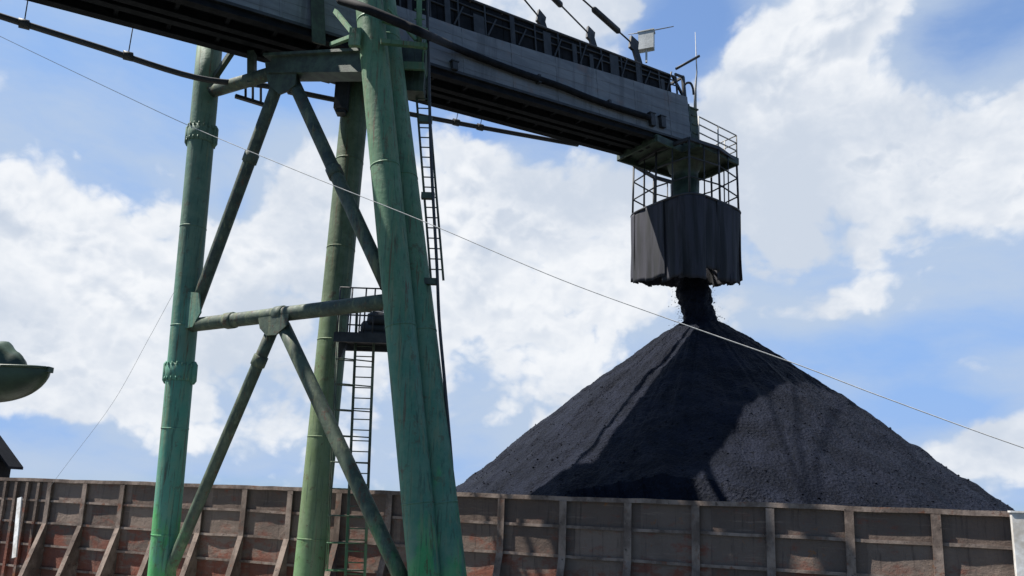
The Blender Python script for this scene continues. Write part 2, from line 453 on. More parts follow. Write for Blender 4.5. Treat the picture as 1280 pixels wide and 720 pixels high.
# plane of the front bent
pA0, pA1, pC0 = fA(5), fA(18), fC(8)
nb = (pA1 - pA0).cross(pC0 - pA0).normalized()
def B_(px, py, off=0.0):
    p = on_plane(px, py, pA0, nb)
    return p
def brace(p, q, r, mat='paint_brace', name='brace', n=14, bands=()):
    bb = MB(); bb.tube([p + (q - p) * i / 8 for i in range(9)], r, n)
    d = (q - p).normalized()
    for k in bands:
        c = p + (q - p) * k; bb.tube([c - d * 0.16, c - d * 0.14, c + d * 0.14, c + d * 0.16], [r, r + 0.035, r + 0.035, r], n)
    return bb.build(name, mat, ld)
zA = B_(244, 406).z
mid = brace(fA(zA), fC(zA), 0.20, bands=(0.25, 0.5))
lo1 = brace(B_(343, 407), B_(203, 735), 0.165, bands=(0.13,))
lo2 = brace(B_(354, 407), B_(510, 740), 0.19)
up1 = brace(B_(352, 92), B_(243, 389), 0.175, bands=(0.35,))
up2 = brace(B_(362, 92), B_(484, 358), 0.185, bands=(0.5,))
def gusset(parent, pts, th=0.05, mat='paint_brace'):
    w = [B_(*p) for p in pts]; n = nb * th
    if (w[0] - CAM).dot(nb) > 0: n = -n
    c = MB(); k = len(w)
    vs = [p + n * 4.2 for p in w] + [p + n * 3.2 for p in w]
    c.add(vs, [tuple(range(k)), tuple(range(2 * k - 1, k - 1, -1))] + [(i, i + k, (i + 1) % k + k, (i + 1) % k) for i in range(k)])
    return c.build('gusset', mat, parent)
gusset(mid, [(330, 399), (368, 394), (366, 408), (352, 420), (340, 421), (332, 412)])
gusset(mid, [(238, 366), (256, 368), (258, 392), (248, 410), (238, 412)], mat='paint_teal')
gusset(up1, [(338, 82), (378, 82), (376, 110), (366, 118), (356, 122), (342, 110)], mat='soot_green')

# ---- boom: box gallery; axis from survey
T0 = P(864, 179, 28.6); T1 = P(392, 37, 18.9)
bx = (T0 - T1).normalized()                       # outward along the boom
by = Vector((-bx.y, bx.x, 0)).normalized()        # to the far side
bz = bx.cross(by).normalized()
Wb = 1.95
def bm(s, y, z): return T0 + bx * s + by * y + bz * z        # s<=0 back along the boom
def sx_at(px):                                               # station along the near face seen at px
    n = by; r = ray(px, 100); p = CAM + r * ((T0 - CAM).dot(n) / r.dot(n)); return (p - T0).dot(bx)
SB = -32.0
def th(s): return 0.80 + min(0.75, 0.042 * max(0.0, -s))       # height of the works above the cladding
def gh(s): return 1.60 + (2.02 - 1.60) * max(0.0, (s + 11.0)) / 11.0     # cladding depth
boom = MB()
# floor plate and cross beams
boom.hexa([bm(SB, 0.06, 0.0), bm(-0.3, 0.06, 0.0), bm(-0.3, Wb - 0.06, 0.0), bm(SB, Wb - 0.06, 0.0),
           bm(SB, 0.06, 0.05), bm(-0.3, 0.06, 0.05), bm(-0.3, Wb - 0.06, 0.05), bm(SB, Wb - 0.06, 0.05)])
boomo = boom.build('boom', 'near_black', ld)
def bbox(bb, s0, s1, y0, y1, z0, z1):
    bb.hexa([bm(s0, y0, z0), bm(s1, y0, z0), bm(s1, y1, z0), bm(s0, y1, z0), bm(s0, y0, z1), bm(s1, y0, z1), bm(s1, y1, z1), bm(s0, y1, z1)])
for y0, y1 in ((0.03, 0.15), (Wb - 0.15, Wb - 0.03), (0.75, 0.83), (1.15, 1.23)):
    b = MB(); bbox(b, SB, -0.25, y0, y1, -0.24, -0.012); bbox(b, SB, -0.25, y0 - 0.07, y1 + 0.07, -0.275, -0.243)
    b.build('bottom_chord', 'near_black', boomo)
b = MB(); s = SB
while s < -0.6:
    b = MB(); bbox(b, s, s + 0.1, 0.17, Wb - 0.17, -0.17, -0.014); b.build('floor_beam', 'near_black', boomo)
    s += 1.3
for side in (0, 1):
    b = MB(); s = SB; first = True
    y = 0.0 if side == 0 else Wb
    k = 0
    while s < -0.02:                                          # lapped cladding sheets
        e = min(s + 2.05, -0.02); o = 0.004 * (k % 2)
        ya, yb = (y - 0.03 - o, y - o) if side == 0 else (y + o, y + 0.03 + o)
        n = 9                                                 # shallow horizontal ribs
        for j in range(n):
            z0a, z1a = 0.045 + gh(s) * j / n, 0.045 + gh(s) * (j + 1) / n
            z0b, z1b = 0.045 + gh(e) * j / n, 0.045 + gh(e) * (j + 1) / n
            q = 0.007 if j % 2 else 0.0
            yaa = ya - q if side == 0 else ya; ybb = yb + (q if side else 0)
            b.hexa([bm(s, yaa, z0a), bm(e, yaa, z0b), bm(e, ybb, z0b), bm(s, ybb, z0a), bm(s, yaa, z1a), bm(e, yaa, z1b), bm(e, ybb, z1b), bm(s, ybb, z1a)])
        s += 2.05; k += 1
    b.build('side_cladding', 'grey_cladding', boomo)
    s = SB + 2.05
    while side == 0 and s < -0.5:
        b = MB(); bbox(b, s - 0.035, s + 0.035, -0.046, -0.036, 0.06, 0.03 + gh(s)); b.build('lap_strip', 'grey_cladding', boomo); s += 2.05
    b = MB()                                                  # edge angle under the cladding
    bbox(b, SB, -0.02, y - 0.07 if side == 0 else y - 0.02, y + 0.02 if side == 0 else y + 0.07, -0.05, 0.04)
    b.build('edge_trim', 'dark_steel', boomo)
# upper works: belt cover and handrails, dark
b = MB()
N = 46
for i in range(N):
    s0 = SB + (-0.9 - SB) * i / N; s1 = SB + (-0.9 - SB) * (i + 1) / N
    h0, h1 = 0.06 + gh(s0), 0.06 + gh(s1)
    r0, r1 = [th(q) + 0.02 + 0.09 * mnoise.noise((q * 1.3, 3, 1)) for q in (s0, s1)]
    va = [bm(s0, y, h0 + z) for y, z in ((0.06, 0.0), (0.06, r0 - 0.10), (0.4, r0), (Wb - 0.4, r0), (Wb - 0.1, r0 - 0.18), (Wb - 0.1, 0.0))]
    vb = [bm(s1 - 0.02, y, h1 + z) for y, z in ((0.06, 0.0), (0.06, r1 - 0.10), (0.4, r1), (Wb - 0.4, r1), (Wb - 0.1, r1 - 0.18), (Wb - 0.1, 0.0))]
    k = 6; b.add(va + vb, [tuple(range(k))[::-1], tuple(range(k, 2 * k))] + [(j, (j + 1) % k, (j + 1) % k + k, j + k) for j in range(k)])
b.build('belt_cover', 'near_black', boomo)
for side in (0, 1):
    y = 0.02 if side == 0 else Wb - 0.02
    b = MB()
    for z in (0.45, 0.70, 0.92):
        b.tube([bm(s, y, 0.06 + gh(s) + z * th(s)) for s in [SB + (-0.6 - SB) * q / 24 for q in range(25)]], 0.03 if z < 0.9 else 0.05, 8)
    s = -0.6
    while s > SB:
        b.bar(bm(s, y, 0.05 + gh(s)), bm(s, y, 0.06 + gh(s) + 0.92 * th(s)), 0.06, 0.06)
        s -= 1.1
    b.build('handrail', 'dark_steel', boomo)
s = -1.4
while s > SB:                                                # idler brackets, rollers and boxes along the belt
    b = MB(); h = 0.06 + gh(s); w_ = random.uniform(0.15, 0.5); zt2 = random.uniform(0.35, 1.0) * th(s)
    bbox(b, s - w_, s, -0.01, 0.055, h, h + zt2)
    b.bar(bm(s + 0.1, -0.02, h), bm(s + 0.5, -0.02, h + random.uniform(0.5, 0.95)), 0.06, 0.05)
    b.build('idler_bracket', 'dark_steel', boomo)
    s -= random.uniform(0.8, 1.9)
# hose draped along the near side
hp = [(600, 72), (650, 91), (700, 108), (740, 124), (775, 136), (812, 147)]
b = MB(); pts = [P(425, 0, 17.0), P(450, 8, 16.4), P(475, 18, 16.3), P(505, 31, 16.4), P(532, 43, 16.9), on_plane(566, 58, bm(0, -0.55, 0), by)]
for px, py in hp: pts.append(on_plane(px, py, bm(0, -0.17, 0), by))
def smooth_path(pts, n=6):
    out = []
    for i in range(len(pts) - 1):
        p0 = pts[max(i - 1, 0)]; p1 = pts[i]; p2 = pts[i + 1]; p3 = pts[min(i + 2, len(pts) - 1)]
        for k in range(n):
            t = k / n
            out.append(0.5 * ((2 * p1) + (p2 - p0) * t + (2 * p0 - 5 * p1 + 4 * p2 - p3) * t * t + (3 * p1 - p0 - 3 * p2 + p3) * t ** 3))
    return out + [pts[-1]]
b.tube(smooth_path(pts), 0.115, 10)
b.build('hose', 'near_black', boomo)
for px, py in ((672, 100), (760, 131)):
    b = MB(); p = on_plane(px, py, bm(0, -0.08, 0), by); b.box(p, 0.12, 0.3, 0.3, bx, by, bz); b.build('hose_clip', 'dark_steel', boomo)
for px, py, w, h in ((815, 150, 0.26, 0.5), (828, 153, 0.26, 0.45), (568, 83, 0.2, 0.26)):
    p = on_plane(px, py, bm(0, -0.12, 0), by); b = MB(); b.box(p, w, 0.16, h, bx, by, bz); b.box(p + bz * (h / 2 + 0.03), w + 0.08, 0.2, 0.04, bx, by, bz)
    b.build('switch_box', 'dark_steel', boomo)
# upright support column against the near face, left of the tower
b = MB(); p = on_plane(397, 30, bm(0, -0.14, 0), by); s = (p - T0).dot(bx)
bbox(b, s - 0.12, s + 0.12, -0.18, -0.05, -0.45, 1.9); bbox(b, s - 0.2, s + 0.2, -0.2, -0.16, -0.5, 1.9)
b.build('column', 'soot_green', ld)
# end panel, lamps, hook and aerials at the tip
b = MB(); bbox(b, -0.015, 0.06, -0.05, Wb + 0.05, 0.1, 1.75)
for z in (0.5, 1.0, 1.5): bbox(b, 0.06, 0.12, -0.05, Wb + 0.05, z, z + 0.06)
for y in (0.0, 0.6, 1.2, 1.85): bbox(b, 0.06, 0.13, y, y + 0.07, 0.1, 1.75)
b.build('end_panel', 'soot_green', boomo)
b = MB(); bbox(b, 0.14, 0.62, 0.02, 0.7, 0.15, 1.62); bbox(b, 0.10, 0.68, -0.03, 0.75, 1.62, 1.68)
for z in (0.5, 0.9, 1.3): bbox(b, 0.2, 0.56, -0.01, 0.02, z, z + 0.05)
b.build('drive_box', 'paint_brace', boomo)
b = MB(); h = gh(0) + 0.06
b.bar(bm(-0.6, 0.05, h + 0.9), bm(-0.05, 0.05, h + 0.9), 0.07, 0.09); b.bar(bm(-0.09, 0.05, h - 0.35), bm(-0.09, 0.05, h + 0.9), 0.12, 0.12)
b.bar(bm(-0.75, 0.05, h + 0.75), bm(-0.2, 0.05, h + 0.02), 0.09, 0.09)
b.bar(bm(-0.09, Wb - 0.05, h - 0.35), bm(-0.09, Wb - 0.05, h + 0.9), 0.1, 0.1); b.bar(bm(-0.09, 0.0, h + 0.9), bm(-0.09, Wb, h + 0.9), 0.1, 0.1)
b.build('end_frame', 'dark_steel', boomo)
b = MB(); b.tube([P(845, 86, 28.7), P(874, 70, 28.9)], 0.06, 8); b.build('jib', 'dark_steel', boomo)
b = MB(); b.tube([P(869, 140, 28.9), P(869, 112, 28.9), P(871, 90, 28.9), P(869, 40, 28.9)], [0.07, 0.06, 0.03, 0.012], 8); b.build('antenna', 'wire_steel', boomo)
b = MB(); b.tube(smooth_path([P(855, 108, 28.7), P(858, 104, 28.7), P(863, 104, 28.7), P(866, 110, 28.7), P(867, 118, 28.7)]), 0.05, 8); b.build('hook', 'dark_steel', boomo)
b = MB(); q = P(808, 52, 28.2); b.box(q, 0.66, 0.30, 0.82); b.box(q + Vector((0, 0, 0.43)), 0.72, 0.36, 0.05); b.box(q - Vector((0, 0, 0.7)), 0.08, 0.08, 0.6)
fb = b.build('control_box', 'grey_box', boomo)
b = MB(); b.tube([P(785, 43, 28.2), P(800, 41, 28.2), P(842, 33, 28.2)], [0.012, 0.03, 0.02], 6); b.build('lamp_arm', 'wire_steel', boomo)

# ---- long pipe hung under the far side
pp = [(-160, -32), (0, 20), (120, 58), (245, 97), (330, 107), (410, 123), (515, 143), (600, 159), (722, 181)]
b = MB(); pts = [on_plane(px, py, bm(0, Wb + 0.35, 0), by) for px, py in pp]
b.tube(smooth_path(pts), 0.085, 10)
for k in (0.23, 0.6, 1.1):
    pass
pipe = b.build('pipe', 'dark_rubber', ld)
for px, py in ((30, 30), (160, 70), (365, 114), (570, 153), (600, 159)):
    b = MB(); p = on_plane(px, py, bm(0, Wb + 0.35, 0), by); b.tube([p - bx * 0.12, p + bx * 0.12], 0.125, 10)
    b.tube([p, p - by * 0.3 + Vector((0, 0, 1.0))], 0.014, 6)
    b.build('pipe_clamp', 'dark_steel', pipe)
# catwalk under the far side near leg
b = MB()
f = lambda px, py, o=0.5: on_plane(px, py, bm(0, Wb + o, 0), by)
b.bar(f(294, 120), f(336, 133), 0.12, 0.1); b.bar(f(294, 120, 1.1), f(336, 133, 1.1), 0.1, 0.1)
for px, y0, y1 in ((307, 103, 124), (316, 106, 127), (326, 108, 130)): b.bar(f(px, y0), f(px, y1), 0.06, 0.06)
b.build('catwalk', 'dark_steel', boomo)
b = MB(); b.bar(f(368, 88), f(420, 104), 0.06, 0.08); b.bar(f(385, 96), f(412, 103), 0.08, 0.06)
b.build('catwalk', 'dark_steel', boomo)

# ---- crossbeam under the boom, hangers, brackets
b = MB(); pa = B_(259, 116); pb = B_(352, 88)
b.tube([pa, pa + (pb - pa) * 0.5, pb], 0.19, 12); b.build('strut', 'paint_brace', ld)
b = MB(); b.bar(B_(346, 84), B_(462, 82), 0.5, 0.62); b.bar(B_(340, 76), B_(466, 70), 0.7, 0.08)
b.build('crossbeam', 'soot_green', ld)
b = MB(); b.bar(B_(264, 104), B_(292, 62), 0.14, 0.14); b.build('strut', 'soot_green', ld)
b = MB(); b.bar(B_(315, 106), B_(315, 66), 0.26, 0.2); b.build('hanger', 'paint_brace', ld)
b = MB(); q = P(428, 122, 21.4); b.box(q, 0.42, 0.4, 0.95, Rt0, Hd); b.box(q + Vector((0, 0, -0.52)), 0.3, 0.3, 0.14, Rt0, Hd); b.build('junction_box', 'dark_steel', ld)
b = MB(); d = 16.9
b.bar(P(419, 14, d + 0.9), P(442, 42, d), 0.09, 0.12); b.bar(P(414, 56, d + 0.9), P(440, 46, d), 0.10, 0.10)
b.box(P(444, 47, d), 0.30, 0.12, 0.5, Rt0, Hd)
b.build('bracket', 'paint_leaf', ld)

# head platform round the near legs
b = MB(); c0 = fC(P(470, 50, 17.2).z) ; c1 = fC2(P(470, 50, 17.2).z)
cc = (c0 + c1) / 2
b.box(cc + Rt0 * 0.35 + Hd * 0.95, 1.5, 1.0, 0.06, Rt0, Hd); b.box(cc + Rt0 * 0.35 + Hd * 0.45 - Vector((0, 0, 0.1)), 1.54, 0.08, 0.22, Rt0, Hd)
hpf = b.build('head_platform', 'paint_leaf', ld)
b = MB()
base = cc + Rt0 * 0.35 + Hd * 0.95
for sx_, sy_ in ((-.72, .47), (0, .47), (.72, .47), (.72, 0), (.72, -.47)):
    q = base + Rt0 * sx_ + Hd * sy_; b.tube([q, q + Vector((0, 0, 1.1))], 0.025, 8)
for z in (0.55, 1.1):
    b.tube([base + Rt0 * -.72 + Hd * .47 + Vector((0, 0, z)), base + Rt0 * .72 + Hd * .47 + Vector((0, 0, z)), base + Rt0 * .72 + Hd * -.47 + Vector((0, 0, z))], 0.025, 8)
b.build('railing', 'paint_leaf', hpf)
b = MB(); b.tube([P(524, -70, 17.25), P(524, 54, 17.25)], 0.075, 12)
for yy in range(-60, 54, 12): b.tube([P(518, yy, 17.25), P(531, yy, 17.25)], 0.018, 6)
b.build('climbing_pole', 'paint_leaf', ld)
b = MB(); b.bar(P(478, 24, 17.0), P(534, 40, 17.2), 0.1, 0.16); b.bar(P(476, 52, 16.9), P(534, 58, 17.2), 0.12, 0.12); b.bar(P(486, 10, 17.0), P(520, 50, 17.15), 0.08, 0.08)
b.build('cross_tie', 'paint_leaf', ld)
b = MB(); q0 = fC(26.6); q1 = fC2(26.6); b.bar(q0 - Rt0 * 0.4, q1 + Rt0 * 0.4, 0.5, 0.35); b.build('head_beam', 'paint_leaf', ld)

# ---- ladders
def ladder(p0, p1, w, name='ladder', mat='paint_brace', cage=True, side=Rt0, back=-Hd, step=0.3):
    p0, p1 = Vector(p0), Vector(p1); d = p1 - p0; L = d.length; d /= L
    bb = MB()
    for s in (-1, 1): bb.bar(p0 + side * s * w / 2, p1 + side * s * w / 2, 0.06, 0.07, back)
    l = bb.build(name, mat, ld)
    k = step
    while k < L:
        bb = MB(); q = p0 + d * k; bb.tube([q - side * w / 2, q + side * w / 2], 0.018, 6); k += step
        bb.build('rung', mat, l)
    if cage:
        bb = MB(); k = 2.2; rr = 0.40
        while k < L:
            q = p0 + d * k
            ring = [q - side * w / 2] + [q + back * (0.38 - 0.38 * math.cos(a)) - side * math.cos(a) * 0 + side * (-rr * math.cos(a)) + back * (rr * math.sin(a)) for a in [math.pi * i / 10 for i in range(1, 10)]] + [q + side * w / 2]
            bb.tube(ring, 0.02, 6); k += 0.72
        for a in (0.35, 0.5, 0.65):
            a *= math.pi
            o = back * (0.38 - 0.38 * math.cos(a)) + side * (-rr * math.cos(a)) + back * (rr * math.sin(a))
            bb.tube([p0 + d * 2.2 + o, p1 + o], 0.016, 6)
        bb.build('safety_cage', mat, l)
    return l
lz = P(455, 420, 20.2)
lb = P(455, 600, 20.2)
ladder(Vector((lb.x, lb.y, 1.7)), Vector((lz.x, lz.y, lz.z + 0.9)), 0.52, side=Rt0, back=Hd * -0.35 - Rt0 * 0.94, mat='paint_brace')
# landing between B and C
b = MB(); q = P(457, 424, 20.2)
b.box(q, 1.45, 1.3, 0.10, Rt0, Hd); b.box(q - Hd * 0.62 - Vector((0, 0, 0.1)), 1.5, 0.1, 0.26, Rt0, Hd); b.box(q + Hd * 0.62 - Vector((0, 0, 0.1)), 1.5, 0.1, 0.26, Rt0, Hd)
b.bar(q - Rt0 * 0.6 - Vector((0, 0, 0.1)), q - Rt0 * 0.75 - Vector((0, 0, 0.55)), 0.2, 0.2)
land = b.build('landing', 'dark_steel', ld)
for sy_ in (-0.6, 0.6):
    b = MB()
    for sx_ in (-0.68, -0.34, 0.05, 0.3):
        w_ = q + Rt0 * sx_ + Hd * sy_; b.tube([w_, w_ + Vector((0, 0, 1.35))], 0.022, 6)
    for z in (0.55, 1.0, 1.34):
        b.tube([q - Rt0 * 0.7 + Hd * sy_ + Vector((0, 0, z)), q + Rt0 * 0.6 + Hd * sy_ + Vector((0, 0, z))], 0.022, 6)
    b.build('railing', 'dark_steel', land)
b = MB(); w_ = q + Rt0 * 0.28 + Vector((0, 0, 0.3))
b.tube([w_ - Rt0 * 0.42, w_ - Rt0 * 0.36, w_ + Rt0 * 0.36, w_ + Rt0 * 0.42], [0.16, 0.24, 0.24, 0.16], 16); b.box(w_ - Vector((0, 0, 0.18)), 0.9, 0.5, 0.12, Rt0, Hd)
b.tube([w_ + Vector((0, 0, 0.1)) + Rt0 * 0.05, w_ + Vector((0, 0, 0.42)) + Rt0 * 0.05, w_ + Vector((0, 0, 0.52)) + Rt0 * 0.05], [0.34, 0.32, 0.1], 16)
b.build('winch', 'dark_steel', land)
# upper ladder beside the far tube of leg pair
u0 = P(546.5, 350, 18.9); u1 = P(526, 96, 18.9)
ladder(u0, u1, 0.34, mat='paint_brace', cage=False, side=Rt0, back=-Hd)
b = MB(); b.tube(smooth_path([P(533, -40, 17.4), P(536, 85, 17.4), P(539, 200, 17.4), P(546, 330, 17.4), P(549, 400, 17.4), P(556, 480, 17.4), P(566, 600, 17.4), P(572, 730, 17.4)]), 0.04, 8); b.build('cable', 'dark_steel', ld)
for px, py in ((545, 352), (538, 150), (541, 245)):
    b = MB(); b.box(P(px - 6, py, 17.45), 0.34, 0.14, 0.16, Rt0, Hd); b.build('cable_bracket', 'soot_green', ld)

b = MB(); b.box(P(513, 92, 18.75), 0.86, 0.5, 1.35, Rt0, Hd)
for q in (-0.3, -0.1, 0.1, 0.3): b.box(P(513, 92, 18.75) + Rt0 * q - Hd * 0.265, 0.05, 0.03, 1.3, Rt0, Hd)
b.build('cable_cabinet', 'soot_green', ld)
# ---- stay cables with turnbuckles
def stay(px0, py0, y, pxu, pyu, tb=None):
    p = on_plane(px0, py0, bm(0, y, 0), by)
    top = fC(26.4) * 0.5 + fC2(26.4) * 0.5
    r = ray(pxu, pyu); n = (top - p).cross(Vector((0, 0, 1))).normalized()
    u = p + (top - p)
    bb = MB(); bb.tube([p, u], 0.035, 6)
    st = bb.build('stay_cable', 'dark_steel', ld)
    d = (u - p).normalized(); L = (u - p).length
    if tb:
        bb = MB(); bb.tube([p + d * tb[0], p + d * (tb[0] + 0.1), p + d * (tb[1] - 0.1), p + d * tb[1]], [0.05, 0.12, 0.12, 0.05], 10); bb.build('turnbuckle', 'dark_steel', st)
    bb = MB(); bb.box(p, 0.5, 0.12, 0.55, d, by, d.cross(by)); bb.bar(p, p - bz * 0.8 + bx * 0.25, 0.12, 0.3); bb.build('lug', 'dark_steel', st)
stay(792, 56, 0.3, 740, 0, (0.9, 2.6))
stay(738, 44, Wb - 0.3, 705, 0, (2.0, 3.6))
stay(676, 24, Wb - 0.3, 655, 0, None)

# ---- discharge head: platform, chute, cage, curtain
HC = P(856, 230, 29.4)                                   # axis of the chute
zplat = P(850, 200, 29.3).z
def rect(c, a, bq, u, v): return [c - u * a - v * bq, c + u * a - v * bq, c + u * a + v * bq, c - u * a + v * bq]
bu = Vector((bx.x, bx.y, 0)).normalized()
plc = Vector((HC.x, HC.y, zplat))
b = MB()
poly = [(-2.65, -0.8), (-1.1, -0.8), (-1.0, -1.6), (1.58, -1.6), (1.58, 0.3), (0.85, 1.0), (-2.65, 1.44)]
def slab(bb, pts, z0, z1):
    vs = [plc + bu * u + by * v + Vector((0, 0, z0)) for u, v in pts] + [plc + bu * u + by * v + Vector((0, 0, z1)) for u, v in pts]
    k = len(pts); bb.add(vs, [tuple(range(k))[::-1], tuple(range(k, 2 * k))] + [(i, (i + 1) % k, (i + 1) % k + k, i + k) for i in range(k)])
slab(b, poly, -0.05, 0.05)
for i in range(len(poly)):
    p, q = [plc + bu * u + by * v - Vector((0, 0, 0.13)) for u, v in (poly[i], poly[(i + 1) % len(poly)])]
    b.bar(p, q, 0.1, 0.3)
for u in (-1.6, -0.7): b.bar(plc + bu * u - by * 0.75 - Vector((0, 0, 0.13)), plc + bu * u + by * 1.2 - Vector((0, 0, 0.13)), 0.1, 0.16)
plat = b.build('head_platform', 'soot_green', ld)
b = MB(); H1 = 1.1
cs = [plc + bu * sx_ + by * sy_ for sx_, sy_ in ((-0.95, -1.57), (1.55, -1.57), (1.55, 0.3), (0.85, 1.0))]
for i in range(3):
    p, q = cs[i], cs[i + 1]; n = 2 if i != 1 else 3
    for k in range(n + 1):
        w_ = p + (q - p) * k / n; b.tube([w_, w_ + Vector((0, 0, H1))], 0.03, 8)
    for z in (0.38, 0.74, H1): b.tube([p + Vector((0, 0, z)), q + Vector((0, 0, z))], 0.028, 8)
b.build('railing', 'pale_steel', plat)
b = MB()
for s0, s1 in ((-1.9, -0.4),):                             # hanger frame joining boom and platform
    for y in (0.1, Wb - 0.1):
        b.bar(bm(s0, y, -0.1), Vector((*(bm(s0, y, 0)).xy, zplat)), 0.16, 0.16); b.bar(bm(s1, y, -0.1), Vector((*(bm(s1, y, 0)).xy, zplat)), 0.2, 0.2)
        b.bar(bm(s0, y, -0.1), Vector((*(bm(s1, y, 0)).xy, zplat)), 0.12, 0.12)
b.build('hanger', 'soot_green', ld)
zc = P(856, 270, 29.4).z; zbot = P(856, 366, 29.4).z
b = MB()
up_ = Vector((HC.x, HC.y, zplat + 0.3)); dn = Vector((HC.x, HC.y, zc - 1.6))
b.tube([up_, Vector((HC.x, HC.y, zplat + 0.1)), Vector((HC.x, HC.y, zplat - 0.5)), Vector((HC.x, HC.y, zplat - 0.52)), Vector((HC.x, HC.y, zplat - 1.0)), Vector((HC.x, HC.y, zplat - 1.02)), dn], [1.15, 0.85, 0.66, 0.58, 0.56, 0.62, 0.55], 8)
b.build('chute', 'soot_green', ld)
# cage of posts between platform and curtain ring, octagonal
HS = 1.86
def ring_r(a, p=4.5): return HS * (abs(math.cos(a)) ** p + abs(math.sin(a)) ** p) ** (-1 / p)
A0 = math.atan2(bx.y, bx.x)
def oct_(k, r, z, n=8):
    a = 2 * math.pi * k / n + math.pi / 4
    q = ring_r(a) - (2.2 - r); return Vector((HC.x + q * math.cos(a + A0), HC.y + q * math.sin(a + A0), z))
RO = 2.2
b = MB()
for k in range(8):
    p, q = oct_(k, RO - 0.06, zplat - 0.1), oct_(k, RO - 0.02, zc)
    b.tube([p, q], 0.045, 8)
    m_ = (oct_(k, RO - 0.05, 0) + oct_(k + 1, RO - 0.05, 0)) / 2
    b.tube([Vector((m_.x, m_.y, zplat - 0.1)), Vector((m_.x, m_.y, zc))], 0.03, 6)
    for t in (0.35, 0.68):
        z = zplat + (zc - zplat) * t; b.tube([oct_(k, RO - 0.04, z), oct_(k + 1, RO - 0.04, z)], 0.032, 6)
    b.bar(oct_(k, RO, zc), oct_(k + 1, RO, zc), 0.08, 0.1); b.bar(oct_(k, RO - 0.06, zplat - 0.1), oct_(k + 1, RO - 0.06, zplat - 0.1), 0.12, 0.14)
    if k % 2 == 0: b.bar(oct_(k, RO, zc), Vector((HC.x, HC.y, zc)), 0.08, 0.08)
b.build('cage_frame', 'dark_steel', ld)
hoop = MB()
hoop.tube([Vector((HC.x + (ring_r(a) + 0.03) * math.cos(a + A0), HC.y + (ring_r(a) + 0.03) * math.sin(a + A0), zc + 0.03)) for a in [2 * math.pi * k / 96 for k in range(97)]], 0.05, 8, False)
cur = hoop.build('dust_curtain', 'dark_rubber', ld)
NS = 15
for k in range(NS):
    b = MB(); NC, NV = 22, 20
    a0 = 2 * math.pi * (k - 0.10) / NS; a1 = 2 * math.pi * (k + 1.10) / NS
    off = 0.035 * (k % 2) + random.uniform(0, 0.015); mid_ = Vector((math.cos((a0 + a1) / 2 + A0), math.sin((a0 + a1) / 2 + A0), 0))
    Lk = 3.02 - 0.42 * mid_.dot(Hd) + random.uniform(-0.07, 0.07)
    if mid_.dot(Hd) < 0 and 0.22 < mid_.dot(Rt0) < 0.62: Lk -= 0.38          # one sheet torn short
    skew = random.uniform(-0.12, 0.12); vs = []
    for j in range(NV + 1):
        t_ = j / NV
        for i in range(NC + 1):
            u = i / NC; ang = a0 + (a1 - a0) * u
            fold = (math.sin(u * 9 + k * 2.1) * 0.022 + mnoise.noise((u * 2.2 + k * 7, t_ * 1.1, k)) * 0.13 + math.cos(u * 3.1 + k) * 0.05) * (0.08 + t_)
            rr = ring_r(ang) * (1 - 0.025 * t_) + off + fold
            edge = 0.05 * mnoise.noise((u * 6, k * 3.7, 2)) + 0.02 * mnoise.noise((u * 19, k * 1.7, 5))
            zz = zc + 0.02 - (Lk + edge + skew * (u - 0.5)) * t_
            vs.append(Vector((HC.x + rr * math.cos(ang + A0), HC.y + rr * math.sin(ang + A0), zz)))
    n = NC + 1
    b.add(vs, [(j * n + i, j * n + i + 1, (j + 1) * n + i + 1, (j + 1) * n + i) for j in range(NV) for i in range(NC)], True)
    sh = b.build('curtain_sheet', 'curtain_fabric', cur)
    sol = sh.modifiers.new('thickness', 'SOLIDIFY'); sol.thickness = 0.012
    b = MB()                                                                   # weighted hem strip
    for q in (0.1, 0.5, 0.9):
        ang = a0 + (a1 - a0) * q; rr = ring_r(ang) + off + 0.02
        b.bar(Vector((HC.x + rr * math.cos(ang + A0), HC.y + rr * math.sin(ang + A0), zc - 0.14)), Vector((HC.x + rr * math.cos(ang + A0), HC.y + rr * math.sin(ang + A0), zc + 0.08)), 0.05, 0.03)
    b = None

# ---- falling coal
b = MB(); ztop_, zbt = zc - 1.5, ZT + PH - 0.4
NN = 28; rows = []
for j in range(NN + 1):
    t = j / NN; row = []
    for i in range(28):
        a = 2 * math.pi * i / 28
        rr = 0.62 + 0.08 * t ** 2 + 0.5 * max(0, t - 0.93) * 3 + 0.13 * mnoise.noise((math.cos(a) * 12, math.sin(a) * 12, t * 30)) + 0.16 * mnoise.noise((math.cos(a) * 1.6, math.sin(a) * 1.6, t * 4)) + 0.10 * mnoise.noise((math.cos(a) * 5, math.sin(a) * 5, t * 10))
        row.append((HC.x * (1 - t) + PC.x * t + rr * math.cos(a), HC.y * (1 - t) + PC.y * t + rr * math.sin(a), ztop_ + (zbt - ztop_) * t))
    rows.append(row)
b.add([v for r_ in rows for v in r_], [(j * 28 + (i + 1) % 28, j * 28 + i, (j + 1) * 28 + i, (j + 1) * 28 + (i + 1) % 28) for j in range(NN) for i in range(28)], True)
for i in range(5000):
    t = random.random(); a = random.random() * 6.283; r_ = abs(random.gauss(0.62, 0.10 + 0.14 * t)); s_ = random.choice((0.008, 0.012, 0.016, 0.024, 0.035))
    c = Vector((HC.x * (1 - t) + PC.x * t + r_ * math.cos(a), HC.y * (1 - t) + PC.y * t + r_ * math.sin(a), ztop_ + (zbt - ztop_) * t))
    o = [Vector((random.uniform(-1, 1), random.uniform(-1, 1), random.uniform(-1, 1))) * s_ + c for _ in range(4)]
    b.add(o, [(0, 1, 2), (0, 2, 3), (0, 3, 1), (1, 3, 2)])
fc = b.build('falling_coal', 'coal', None, Vector((PC.x, PC.y, zbt)))
